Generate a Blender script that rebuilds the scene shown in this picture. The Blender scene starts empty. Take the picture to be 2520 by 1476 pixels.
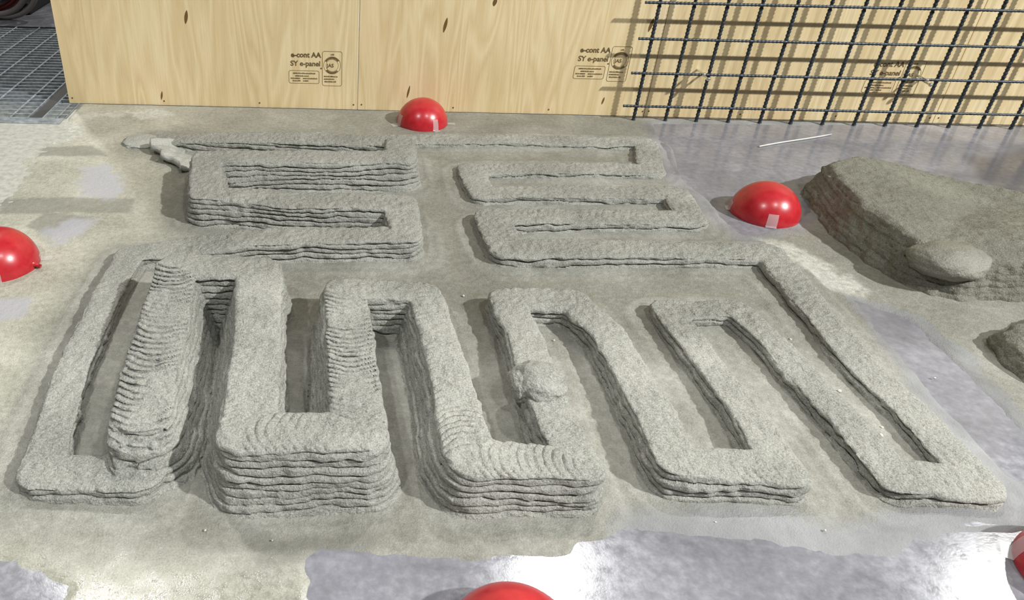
import bpy, bmesh, math, random
import numpy as np
from mathutils import Matrix, Vector

random.seed(7)
rng = np.random.default_rng(7)
SC = bpy.context.scene
COL = SC.collection

# ------------------------------------------------------------------ camera
FPX, CX, CY, CAMH = 1872.0, 865.0, 738.0, 0.812
PITCH, ROLL = math.radians(33.2), math.radians(1.32)
r0 = np.array([1.0, 0, 0])
FW = np.array([0, math.cos(PITCH), -math.sin(PITCH)])
d0 = -np.array([0, math.sin(PITCH), math.cos(PITCH)])
RV = math.cos(ROLL) * r0 - math.sin(ROLL) * d0
DV = math.sin(ROLL) * r0 + math.cos(ROLL) * d0
CAM = np.array([0, 0, CAMH])

cam = bpy.data.cameras.new('camera')
cam.sensor_fit = 'HORIZONTAL'
cam.sensor_width = 36.0
cam.lens = FPX / 2520.0 * 36.0
cam.shift_x = (1260.0 - CX) / 2520.0
cam.shift_y = (CY - 738.0) / 2520.0
cam.clip_start = 0.01
camo = bpy.data.objects.new('camera', cam)
COL.objects.link(camo)
m = Matrix.Identity(4)
for i in range(3):
    m[i][0] = RV[i]; m[i][1] = -DV[i]; m[i][2] = -FW[i]; m[i][3] = CAM[i]
camo.matrix_world = m
SC.camera = camo

# ------------------------------------------------------------------ light
SC.view_settings.view_transform = 'Standard'
SC.view_settings.look = 'None'
SC.view_settings.gamma = 1.0
SC.view_settings.use_curve_mapping = False
SC.view_settings.exposure = 0.12

w = bpy.data.worlds.new('hall_ambient')
SC.world = w
w.use_nodes = True
w.node_tree.nodes['Background'].inputs[0].default_value = (0.95, 1.0, 1.0, 1)
w.node_tree.nodes['Background'].inputs[1].default_value = 0.075

# a regular grid of high-bay lamps under the hall ceiling
for (lx, ly, pw) in ((-2.95, -2.8, 230), (2.5, -2.8, 180), (7.9, -2.8, 2300),
                     (-2.95, 5.9, 290), (2.5, 5.9, 290), (7.9, 5.9, 290)):
    ld = bpy.data.lights.new('high_bay_lamp', 'AREA')
    ld.shape = 'DISK'
    ld.size = 0.36
    ld.energy = pw
    ld.color = (1.0, 1.0, 0.965)
    lo = bpy.data.objects.new('high_bay_lamp', ld)
    lo.location = (lx, ly, 7.0)
    COL.objects.link(lo)


# ------------------------------------------------------------------ helpers
def P(px, py, z=0.0):
    """photo pixel -> point on the horizontal plane at height z"""
    d = FW + RV * (px - CX) / FPX + DV * (py - CY) / FPX
    return CAM + d * (z - CAMH) / d[2]


def PW(px, py, Y):
    """photo pixel -> point on the vertical plane at depth Y"""
    d = FW + RV * (px - CX) / FPX + DV * (py - CY) / FPX
    return CAM + d * (Y - CAM[1]) / d[1]


def tag(o, label=None, cat=None, group=None, kind=None):
    if label: o['label'] = label
    if cat: o['category'] = cat
    if group: o['group'] = group
    if kind: o['kind'] = kind
    return o


def empty(name, loc=(0, 0, 0)):
    o = bpy.data.objects.new(name, None)
    o.empty_display_size = 0.05
    o.location = loc
    COL.objects.link(o)
    return o


def link(name, me, mat, parent=None, loc=None, rot=None):
    o = bpy.data.objects.new(name, me)
    COL.objects.link(o)
    if mat is not None and len(me.materials) == 0:
        me.materials.append(mat)
    if parent is not None: o.parent = parent
    if loc is not None: o.location = loc
    if rot is not None: o.rotation_euler = rot
    return o


def mesh_np(name, V, F, smooth=True):
    """F: (n,4) or (n,3) int array"""
    me = bpy.data.meshes.new(name)
    V = np.asarray(V, np.float32); F = np.asarray(F, np.int32)
    k = F.shape[1]
    me.vertices.add(len(V)); me.vertices.foreach_set('co', V.ravel())
    me.loops.add(F.size); me.loops.foreach_set('vertex_index', F.ravel())
    me.polygons.add(len(F))
    me.polygons.foreach_set('loop_start', np.arange(0, F.size, k, dtype=np.int32))
    me.update(calc_edges=True)
    if smooth:
        me.polygons.foreach_set('use_smooth', np.ones(len(F), bool))
    me.update()
    return me


def bm_mesh(name, bm, smooth=False):
    me = bpy.data.meshes.new(name)
    bm.normal_update()
    bm.to_mesh(me); bm.free()
    if smooth:
        for p in me.polygons: p.use_smooth = True
    return me


def add_box(bm, lo, hi, bev=0.0):
    r = bmesh.ops.create_cube(bm, size=1.0)
    vs = r['verts']
    for v in vs:
        v.co = Vector([lo[i] + (v.co[i] + 0.5) * (hi[i] - lo[i]) for i in range(3)])
    if bev > 0:
        es = list({e for v in vs for e in v.link_edges})
        bmesh.ops.bevel(bm, geom=es, offset=bev, segments=2, affect='EDGES', profile=0.5)
    return vs


def tube_mesh(name, pts, rad, seg=10, rib=None, cap=True):
    """tube along pts; rad scalar or list"""
    pts = np.asarray(pts, float); n = len(pts)
    rad = np.full(n, rad) if np.isscalar(rad) else np.asarray(rad, float)
    t = np.gradient(pts, axis=0); t /= np.linalg.norm(t, axis=1)[:, None] + 1e-12
    up = np.array([0.0, 0, 1]) if abs(t[0][2]) < 0.9 else np.array([1.0, 0, 0])
    V = []
    for i in range(n):
        a = np.cross(t[i], up); a /= np.linalg.norm(a) + 1e-12
        b = np.cross(t[i], a); up = -np.cross(t[i], a) if False else up
        for j in range(seg):
            th = 2 * math.pi * j / seg
            V.append(pts[i] + rad[i] * (math.cos(th) * a + math.sin(th) * b))
    F = []
    for i in range(n - 1):
        for j in range(seg):
            F.append((i * seg + j, i * seg + (j + 1) % seg, (i + 1) * seg + (j + 1) % seg, (i + 1) * seg + j))
    me = bpy.data.meshes.new(name)
    faces = list(F)
    if cap:
        faces.append(tuple(range(seg))); faces.append(tuple(range((n - 1) * seg, n * seg))[::-1])
    me.from_pydata([tuple(v) for v in V], [], faces)
    for p in me.polygons: p.use_smooth = len(p.vertices) == 4
    me.update()
    return me


# ---- lattice value noise in numpy
def _h(ix, iy, iz, seed):
    n = (ix.astype(np.int64) * 374761393 + iy.astype(np.int64) * 668265263 + iz.astype(np.int64) * 1274126177 + seed * 974634777) & 0xFFFFFFFF
    n = ((n ^ (n >> 13)) * 1103515245) & 0xFFFFFFFF
    n = ((n ^ (n >> 15)) * 2246822519) & 0xFFFFFFFF
    n = n ^ (n >> 16)
    return (n & 0xFFFF).astype(np.float32) / 32767.5 - 1.0


def noise(x, y, z=None, seed=0):
    x = np.asarray(x, np.float32); y = np.asarray(y, np.float32)
    ix = np.floor(x); iy = np.floor(y)
    fx = x - ix; fy = y - iy
    fx = fx * fx * (3 - 2 * fx); fy = fy * fy * (3 - 2 * fy)
    if z is None:
        z0 = np.zeros_like(ix)
        a = _h(ix, iy, z0, seed); b = _h(ix + 1, iy, z0, seed)
        c = _h(ix, iy + 1, z0, seed); d = _h(ix + 1, iy + 1, z0, seed)
        return (a * (1 - fx) + b * fx) * (1 - fy) + (c * (1 - fx) + d * fx) * fy
    z = np.asarray(z, np.float32) + np.zeros_like(x)
    iz = np.floor(z); fz = z - iz; fz = fz * fz * (3 - 2 * fz)
    out = 0
    for dz, wz in ((0, 1 - fz), (1, fz)):
        a = _h(ix, iy, iz + dz, seed); b = _h(ix + 1, iy, iz + dz, seed)
        c = _h(ix, iy + 1, iz + dz, seed); d = _h(ix + 1, iy + 1, iz + dz, seed)
        out = out + wz * ((a * (1 - fx) + b * fx) * (1 - fy) + (c * (1 - fx) + d * fx) * fy)
    return out


def fbm(x, y, f, octv=3, seed=0, z=None):
    s = 0; a = 1.0; t = 0
    for o in range(octv):
        s = s + a * noise(x * f, y * f, None if z is None else z * f, seed + o * 17)
        t += a; a *= 0.5; f *= 2.03
    return s / t


def sstep(a, b, x):
    t = np.clip((x - a) / (b - a), 0, 1)
    return t * t * (3 - 2 * t)


def poly_sdf(X, Y, poly):
    """signed distance to polygon (negative inside)"""
    poly = np.asarray(poly, float)[:, :2]
    d2 = np.full(X.shape, 1e9); inside = np.zeros(X.shape, bool)
    n = len(poly)
    for i in range(n):
        a = poly[i]; b = poly[(i + 1) % n]; e = b - a
        t = np.clip(((X - a[0]) * e[0] + (Y - a[1]) * e[1]) / (e @ e + 1e-12), 0, 1)
        d2 = np.minimum(d2, (X - a[0] - t * e[0]) ** 2 + (Y - a[1] - t * e[1]) ** 2)
        c = (a[1] > Y) != (b[1] > Y)
        xi = a[0] + (Y - a[1]) * e[0] / (e[1] if abs(e[1]) > 1e-9 else 1e-9)
        inside ^= c & (X < xi)
    d = np.sqrt(d2)
    return np.where(inside, -d, d)


def pix_poly(pts, z=0.0):
    return [P(x, y, z) for x, y in pts]


# ------------------------------------------------------------------ materials
def srgb(r, g, b):
    f = lambda c: (c / 255 / 12.92) if c / 255 <= 0.04045 else ((c / 255 + 0.055) / 1.055) ** 2.4
    return (f(r), f(g), f(b), 1.0)


class NT:
    def __init__(self, name):
        self.m = bpy.data.materials.new(name); self.m.use_nodes = True
        self.t = self.m.node_tree; self.b = self.t.nodes['Principled BSDF']

    def n(self, typ, **kw):
        nd = self.t.nodes.new(typ)
        for k, v in kw.items(): setattr(nd, k, v)
        return nd

    def l(self, a, b): self.t.links.new(a, b)

    def coord(self, scale=(1, 1, 1), kind='Object', rot=(0, 0, 0)):
        tc = self.n('ShaderNodeTexCoord'); mp = self.n('ShaderNodeMapping')
        mp.inputs['Scale'].default_value = scale; mp.inputs['Rotation'].default_value = rot
        self.l(tc.outputs[kind], mp.inputs['Vector']); return mp.outputs['Vector']

    def noise(self, vec, scale, detail=3, rough=0.55, dist=0.0):
        nd = self.n('ShaderNodeTexNoise'); nd.inputs['Scale'].default_value = scale
        nd.inputs['Detail'].default_value = detail; nd.inputs['Roughness'].default_value = rough
        nd.inputs['Distortion'].default_value = dist
        self.l(vec, nd.inputs['Vector']); return nd.outputs['Fac']

    def ramp(self, fac, stops, interp='LINEAR'):
        nd = self.n('ShaderNodeValToRGB'); cr = nd.color_ramp; cr.interpolation = interp
        while len(cr.elements) < len(stops): cr.elements.new(0.5)
        for e, (p, c) in zip(cr.elements, stops):
            e.position = p; e.color = c if len(c) == 4 else (*c, 1)
        self.l(fac, nd.inputs['Fac']); return nd.outputs['Color']

    def mix(self, fac, a, b, mode='MIX'):
        nd = self.n('ShaderNodeMix', data_type='RGBA', blend_type=mode)
        for sock, v in ((nd.inputs[0], fac), (nd.inputs[6], a), (nd.inputs[7], b)):
            if hasattr(v, 'is_output') or isinstance(v, bpy.types.NodeSocket): self.l(v, sock)
            else: sock.default_value = v
        return nd.outputs[2]

    def math(self, op, a, b=0.0):
        nd = self.n('ShaderNodeMath', operation=op)
        for sock, v in ((nd.inputs[0], a), (nd.inputs[1], b)):
            if isinstance(v, bpy.types.NodeSocket): self.l(v, sock)
            else: sock.default_value = v
        return nd.outputs[0]

    def attr(self, name):
        nd = self.n('ShaderNodeAttribute'); nd.attribute_name = name; return nd.outputs['Fac']

    def bump(self, height, strength=0.5, dist=0.002, normal=None):
        nd = self.n('ShaderNodeBump'); nd.inputs['Strength'].default_value = strength
        nd.inputs['Distance'].default_value = dist
        self.l(height, nd.inputs['Height'])
        if normal is not None: self.l(normal, nd.inputs['Normal'])
        self.l(nd.outputs['Normal'], self.b.inputs['Normal']); return nd.outputs['Normal']

    def set(self, **kw):
        for k, v in kw.items():
            s = self.b.inputs[k.replace('_', ' ')]
            if isinstance(v, bpy.types.NodeSocket): self.l(v, s)
            else: s.default_value = v
        return self


def plain(name, col, rough=0.5, metal=0.0, **kw):
    t = NT(name); t.set(Base_Color=col, Roughness=rough, Metallic=metal, **kw); return t.m


def mortar_material(name, dark, light, tintA=None, grain=1.0):
    t = NT(name); v = t.coord()
    big = t.noise(v, 7, 4)
    fine = t.noise(v, 330, 3, 0.7)
    mid = t.noise(v, 110, 3, 0.6)
    c1 = t.ramp(t.math('ADD', t.math('MULTIPLY', big, 0.35), t.math('MULTIPLY', fine, 0.65)), [(0.3, dark), (0.72, light)])
    spk = t.ramp(t.noise(v, 700, 2, 0.6), [(0.60, (0, 0, 0, 1)), (0.72, (1, 1, 1, 1))])
    c2 = t.mix(t.math('MULTIPLY', spk, 0.35), c1, srgb(196, 196, 186))
    pit = t.ramp(t.noise(v, 520, 2, 0.6), [(0.30, (1, 1, 1, 1)), (0.42, (0, 0, 0, 1))])
    c2 = t.mix(t.math('MULTIPLY', pit, 0.45), c2, dark)
    h = t.math('ADD', t.math('MULTIPLY', fine, 0.7), t.math('MULTIPLY', mid, 0.7))
    t.bump(h, 0.9 * grain, 0.0045)
    t.set(Base_Color=c2, Roughness=0.75)
    t.b.inputs['Specular IOR Level'].default_value = 0.3
    return t.m


M_print = mortar_material('mortar_print_grey', srgb(100, 101, 95), srgb(186, 186, 179))
M_mound = mortar_material('mortar_mound_olive', srgb(80, 79, 69), srgb(150, 149, 137))
M_lobe = mortar_material('mortar_lobe_pale', srgb(98, 97, 88), srgb(158, 157, 147), grain=0.7)
M_lobe.node_tree.nodes['Principled BSDF'].inputs['Roughness'].default_value = 0.35
M_flake = mortar_material('mortar_flake_pale', srgb(150, 152, 146), srgb(196, 197, 190))

# floor: smooth grey steel-trowelled plate with lilac cast, scuffed
t = NT('floor_grey_lilac'); v = t.coord()
wz = t.attr('white')
n1 = t.noise(v, 5, 5, 0.6, 0.6); n2 = t.noise(v, 60, 4, 0.65)
base = t.ramp(t.math('ADD', t.math('MULTIPLY', n1, 0.6), t.math('MULTIPLY', n2, 0.4)),
              [(0.3, srgb(98, 98, 103)), (0.5, srgb(122, 122, 129)), (0.7, srgb(152, 152, 159))])
wn = t.math('ADD', wz, t.math('MULTIPLY', t.math('SUBTRACT', n2, 0.5), 0.8))
wf = t.ramp(wn, [(0.42, (0, 0, 0, 1)), (0.58, (1, 1, 1, 1))])
whitec = t.ramp(n2, [(0.3, srgb(152, 152, 145)), (0.6, srgb(180, 180, 171))])
t.set(Base_Color=t.mix(t.math('MULTIPLY', t.attr('painted_shade'), t.math('ADD', n2, 0.2)), t.mix(wf, base, whitec), srgb(62, 62, 68)))
rg = t.ramp(n2, [(0.35, (0.11, 0.11, 0.11, 1)), (0.7, (0.24, 0.24, 0.24, 1))])
t.set(Roughness=t.mix(wf, rg, (0.8, 0.8, 0.8, 1)))
t.bump(t.math('ADD', n2, t.math('MULTIPLY', t.noise(v, 300, 2), 0.3)), 0.06, 0.002)
t.b.inputs['Specular IOR Level'].default_value = 0.25
M_floor = t.m

# thin mortar film
t = NT('mortar_film'); v = t.coord()
warm = t.attr('warm'); darker = t.attr('darker'); wet = t.attr('wet')
n1 = t.noise(v, 6, 5, 0.6, 0.4); n2 = t.noise(v, 90, 4, 0.7); n3 = t.noise(v, 420, 2, 0.6)
mixn = t.math('ADD', t.math('MULTIPLY', n1, 0.4), t.math('ADD', t.math('MULTIPLY', n2, 0.32), t.math('MULTIPLY', n3, 0.28)))
cA = t.ramp(mixn, [(0.36, srgb(106, 105, 96)), (0.52, srgb(133, 132, 123)), (0.68, srgb(162, 161, 153))])
cB = t.ramp(mixn, [(0.36, srgb(138, 137, 123)), (0.52, srgb(178, 176, 162)), (0.68, srgb(208, 207, 195))])
c = t.mix(warm, cA, cB)
c = t.mix(t.math('MULTIPLY', darker, 0.6), c, srgb(112, 111, 104))
c = t.mix(t.math('MULTIPLY', t.attr('skirt'), t.math('MULTIPLY', n1, 0.75)), c, t.ramp(mixn, [(0.36, srgb(116, 117, 111)), (0.65, srgb(172, 172, 166))]))
c = t.mix(t.math('MULTIPLY', t.attr('dust'), 0.8), c, t.ramp(n2, [(0.3, srgb(160, 160, 152)), (0.65, srgb(204, 204, 196))]))
fade = t.attr('fade')
fadn = t.ramp(t.math('ADD', fade, t.math('MULTIPLY', t.math('SUBTRACT', n2, 0.5), 0.9)), [(0.3, (0, 0, 0, 1)), (0.75, (1, 1, 1, 1))])
c = t.mix(t.math('MULTIPLY', fadn, 0.85), c, t.ramp(n1, [(0.3, srgb(108, 109, 112)), (0.7, srgb(146, 147, 150))]))
c = t.mix(t.math('MULTIPLY', t.attr('lilac'), 0.8), c, srgb(166, 166, 173))
t.set(Base_Color=c)
rr = t.ramp(t.math('ADD', t.math('MULTIPLY', n2, 0.7), t.math('MULTIPLY', t.math('SUBTRACT', 1.0, wet), 0.6)),
            [(0.3, (0.10, 0.10, 0.10, 1)), (0.42, (0.26, 0.26, 0.26, 1)), (0.75, (0.7, 0.7, 0.7, 1))])
t.set(Roughness=rr)
t.b.inputs['Specular IOR Level'].default_value = 0.4
t.bump(t.math('ADD', n2, t.math('MULTIPLY', n3, 0.6)), 0.55, 0.003)
bn = [q for q in t.t.nodes if q.type == 'BUMP'][0]
t.l(t.math('SUBTRACT', 0.6, t.math('MULTIPLY', wet, 0.46)), bn.inputs['Strength'])
M_film = t.m


def red_material():
    t = NT('red_rubber'); v = t.coord()
    n = t.noise(v, 60, 3)
    t.set(Base_Color=t.ramp(n, [(0.3, srgb(166, 26, 36)), (0.7, srgb(184, 40, 48))]), Roughness=0.3)
    t.bump(t.noise(v, 500, 2), 0.05, 0.001)
    t.b.inputs['Coat Weight'].default_value = 0.15
    t.b.inputs['Coat Roughness'].default_value = 0.2
    return t.m


M_red = red_material()
M_tape = plain('clear_tape', (0.75, 0.75, 0.77, 1), 0.18, Alpha=0.32)
M_zinc = None
t = NT('galvanised_steel'); v = t.coord(); n = t.noise(v, 40, 4)
t.set(Base_Color=t.ramp(n, [(0.3, srgb(120, 126, 130)), (0.7, srgb(176, 182, 186))]), Metallic=0.5, Roughness=0.45)
M_zinc = t.m
t = NT('rebar_dark_steel'); v = t.coord(); n = t.noise(v, 90, 4)
t.set(Base_Color=t.ramp(n, [(0.3, srgb(44, 50, 55)), (0.7, srgb(74, 82, 90))]), Metallic=0.55, Roughness=0.42)
M_rebar = t.m
M_screw = plain('bright_screw', (0.8, 0.8, 0.78, 1), 0.2, 1.0)
M_ink = None
t = NT('stamp_ink'); v = t.coord(); n = t.noise(v, 250, 3)
t.set(Base_Color=t.ramp(n, [(0.35, srgb(76, 62, 34)), (0.7, srgb(128, 108, 70))]), Roughness=0.7)
M_ink = t.m
M_knot = plain('knot_brown', srgb(104, 78, 34), 0.7)
M_dark = plain('dark_machine', srgb(30, 30, 32), 0.6)
M_hose = plain('grey_hose', srgb(112, 108, 108), 0.5)
M_hose_red = plain('dark_red_hose', srgb(84, 22, 24), 0.5)
M_pit = plain('trench_concrete', srgb(66, 68, 68), 0.85)
M_gapplate = plain('grating_beam_brown', srgb(58, 56, 54), 0.6)
M_pale = plain('pale_plastic', srgb(206, 206, 200), 0.5)


def plywood(seed):
    t = NT('plywood_birch')
    tc = t.n('ShaderNodeTexCoord'); mp = t.n('ShaderNodeMapping')
    mp.inputs['Location'].default_value = (seed * 3.7, 0, seed * 1.3)
    t.l(tc.outputs['Object'], mp.inputs['Vector'])
    def sc(v, s):
        q = t.n('ShaderNodeMapping'); q.inputs['Scale'].default_value = s; t.l(v, q.inputs['Vector']); return q.outputs['Vector']
    v = mp.outputs['Vector']
    warp = t.noise(sc(v, (2.2, 1, 0.9)), 1.6, 2, 0.5)
    # flowing cathedral figure: stretched noise folded into bands
    fig = t.noise(sc(v, (5.0, 1, 0.55)), 2.0, 2, 0.45, 0.8)
    bands = t.math('FRACT', t.math('MULTIPLY', fig, 9.0))
    bands = t.math('ABSOLUTE', t.math('SUBTRACT', bands, 0.5))
    fine = t.noise(sc(v, (150, 1, 4)), 1.6, 4, 0.65)
    pore = t.noise(sc(v, (420, 1, 26)), 1.0, 2, 0.6)
    s = t.math('ADD', t.math('MULTIPLY', bands, 0.40), t.math('ADD', t.math('MULTIPLY', fine, 0.40), t.math('MULTIPLY', warp, 0.35)))
    c = t.ramp(s, [(0.30, srgb(202, 180, 135)), (0.5, srgb(217, 197, 154)), (0.72, srgb(232, 216, 180))])
    pk = t.ramp(t.noise(sc(v, (1, 1, 1)), 3.5, 2), [(0.5, (0, 0, 0, 1)), (0.75, (1, 1, 1, 1))])
    c = t.mix(t.math('MULTIPLY', pk, 0.35), c, srgb(226, 188, 150))
    c = t.mix(t.math('MULTIPLY', t.ramp(pore, [(0.62, (0, 0, 0, 1)), (0.75, (1, 1, 1, 1))]), 0.25), c, srgb(150, 116, 66))
    t.set(Base_Color=c, Roughness=0.55)
    t.bump(t.math('ADD', fine, pore), 0.12, 0.001)
    return t.m


# ------------------------------------------------------------------ the setting: floor
WALL_Y = 2.334
GX0, GX1, GY0, GY1 = -3.2, -0.868, 2.195, 3.27      # grating trench


def grid_mesh(name, xs, ys, zf=None):
    X, Y = np.meshgrid(xs, ys, indexing='ij')
    Z = np.zeros_like(X) if zf is None else zf(X, Y)
    V = np.stack([X, Y, Z], -1).reshape(-1, 3)
    nx, ny = len(xs), len(ys)
    I = np.arange(nx * ny).reshape(nx, ny)
    F = np.stack([I[:-1, :-1], I[1:, :-1], I[1:, 1:], I[:-1, 1:]], -1).reshape(-1, 4)
    return V, F, X, Y


xs = np.unique(np.concatenate([np.linspace(-4, -1.4, 14), np.linspace(-1.4, 2.8, 421), np.linspace(2.8, 6, 14), [GX1]]))
ys = np.unique(np.concatenate([np.linspace(-2, 0.2, 10), np.linspace(0.2, 2.5, 231), np.linspace(2.5, 6, 12), [GY0, GY1]]))
V, F, X, Y = grid_mesh('floor', xs, ys)
cxy = V[F].mean(1)
keep = ~((cxy[:, 0] < GX1) & (cxy[:, 1] > GY0) & (cxy[:, 1] < GY1) & (cxy[:, 0] > -4))
me = mesh_np('floor', V, F[keep], smooth=False)
white_zone = pix_poly([(-400, 296), (150, 300), (185, 330), (95, 366), (50, 430), (0, 505), (-300, 720), (-700, 620)])
sd = poly_sdf(X, Y, white_zone)
at = me.attributes.new('white', 'FLOAT', 'POINT')
at.data.foreach_set('value', sstep(0.16, 0.06, sd).astype(np.float32).ravel())
sd = poly_sdf(X, Y, pix_poly([(2320, 425), (2400, 415), (2470, 385), (2540, 360), (2800, 380), (2900, 560), (2600, 500), (2460, 470)]))  # shade at the far right, painted into the floor colour
at = me.attributes.new('painted_shade', 'FLOAT', 'POINT')
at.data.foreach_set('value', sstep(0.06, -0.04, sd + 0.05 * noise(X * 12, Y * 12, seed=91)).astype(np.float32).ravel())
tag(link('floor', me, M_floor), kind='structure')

# trench under the grating
bm = bmesh.new()
add_box(bm, (-4, GY0 - 0.005, -0.22), (GX1 + 0.005, GY1 + 0.005, -0.16))
add_box(bm, (-4, GY0 - 0.02, -0.2), (GX1 + 0.02, GY0, -0.002))
add_box(bm, (GX1, GY0, -0.2), (GX1 + 0.02, GY1, -0.002))
add_box(bm, (-4, GY1, -0.2), (GX1 + 0.02, GY1 + 0.02, -0.002))
tag(link('trim_1', bm_mesh('trench', bm), M_pit), kind='structure')
bm = bmesh.new()
add_box(bm, (-4, GY0 - 0.045, -0.004), (GX1 - 0.005, GY0 - 0.001, 0.003), 0.0012)
tag(link('trim_2', bm_mesh('trench_edge', bm), M_zinc), kind='structure')

# ------------------------------------------------------------------ the print path
# (photo x, photo y on the top surface centre line, top height m)
MM = 0.001
LOOP = [
    (985, 343, 20, 36), (1062, 340, 18, 37), (1300, 341, 17, 38), (1590, 348, 17, 36),
    (1605, 413, 19, 38), (1400, 411, 19, 40), (1158, 412, 20, 40),
    (1188, 471, 23, 40), (1400, 470, 23, 40), (1665, 470, 23, 40),
    (1702, 531, 27, 40), (1450, 530, 28, 42), (1212, 531, 30, 42),
    (1250, 606, 34, 42), (1500, 607, 32, 42), (1895, 618, 24, 38),
    (2125, 893, 24, 36), (2240, 1000, 24, 35), (2412, 1178, 26, 35),
    (2205, 1168, 28, 36), (2055, 1000, 28, 33), (1915, 850, 27, 33), (1810, 754, 27, 34),
    (1645, 757, 28, 34), (1755, 900, 30, 31), (1840, 1010, 34, 32), (1935, 1148, 42, 35),
    (1668, 1132, 48, 36), (1612, 1010, 46, 35), (1495, 810, 42, 34), (1405, 734, 42, 36),
    (1245, 728, 46, 36), (1285, 810, 48, 34), (1372, 1040, 58, 34), (1425, 1140, 66, 36),
    (1160, 1118, 74, 40), (1128, 1000, 74, 38), (1080, 810, 76, 36), (1045, 712, 76, 38),
    (850, 702, 84, 40), (858, 800, 92, 39), (874, 950, 104, 39), (890, 1056, 108, 40),
    (608, 1056, 110, 42), (626, 930, 112, 43), (634, 800, 112, 43), (638, 655, 110, 42),
    (432, 650, 108, 41), (400, 790, 103, 42), (368, 900, 97, 46), (350, 1000, 86, 48), (345, 1050, 74, 48), (343, 1095, 58, 47), (340, 1140, 38, 44),
]
TAIL = [  # low first finger and the run back to the lower left row
    (340, 1160, 32, 40), (220, 1160, 30, 38), (100, 1155, 30, 36), (178, 900, 30, 32), (272, 700, 30, 32), (325, 618, 30, 34),
    (440, 604, 34, 38), (600, 580, 48), (1000, 572, 54),
    (985, 494, 66), (720, 490, 68), (508, 468, 74),
    (506, 384, 80), (700, 384, 80), (985, 381, 80), (985, 345, 72),
]
TOPROW = [(985, 345, 66), (800, 338, 58), (620, 336, 46), (480, 338, 32), (400, 338, 18)]
RAW = [LOOP, TAIL, TOPROW]
HW = 0.0405
SEG = []          # x0,y0,h0,w0,x1,y1,h1,w1,s0
s_acc = 0.0
for run in RAW:
    W3 = [list(P(q_[0], q_[1], q_[2] * MM)) + [q_[3] * MM if len(q_) > 3 else HW] for q_ in run]
    for a, b in zip(W3[:-1], W3[1:]):
        L = math.hypot(b[0] - a[0], b[1] - a[1])
        SEG.append((*a, *b, s_acc)); s_acc += L


RIPPLE = np.full(len(SEG), 0.12)
for lo_, hi_, v_ in ((26, 27, 0.22), (33, 34, 0.3), (34, 35, 0.35), (35, 38, 0.62), (39, 42, 0.95), (42, 43, 0.5), (43, 44, 0.3), (47, 52, 1.0), (52, 53, 0.9)):
    RIPPLE[lo_:hi_] = v_


def path_eval(x, y):
    """edge distance (d - half width), height there, arc position, lateral offset"""
    D = np.full(x.shape, 9.0, np.float32); Hh = np.zeros(x.shape, np.float32); S = np.zeros(x.shape, np.float32); Lt = np.zeros(x.shape, np.float32); Rw = np.zeros(x.shape, np.float32); Tx = np.zeros(x.shape, np.float32); Ty = np.zeros(x.shape, np.float32)
    for (ax, ay, ah, aw, bx, by, bh, bw, s0), rw in zip(SEG, RIPPLE):
        ex, ey = bx - ax, by - ay; L2 = ex * ex + ey * ey
        t = np.clip(((x - ax) * ex + (y - ay) * ey) / L2, 0, 1)
        l_ = np.hypot(x - ax - t * ex, y - ay - t * ey)
        d = l_ - (aw + t * (bw - aw))
        m_ = d < D
        Rw = np.where(m_, rw, Rw); Tx = np.where(m_, ex / math.sqrt(L2), Tx); Ty = np.where(m_, ey / math.sqrt(L2), Ty); D = np.where(m_, d, D); Hh = np.where(m_, ah + t * (bh - ah), Hh); S = np.where(m_, s0 + t * math.sqrt(L2), S); Lt = np.where(m_, l_, Lt)
    return D, Hh, S, Lt, Rw, Tx, Ty


def smax(a, b, k):
    h = np.clip(0.5 + 0.5 * (a - b) / k, 0, 1)
    return b + (a - b) * h + k * h * (1 - h)


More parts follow.
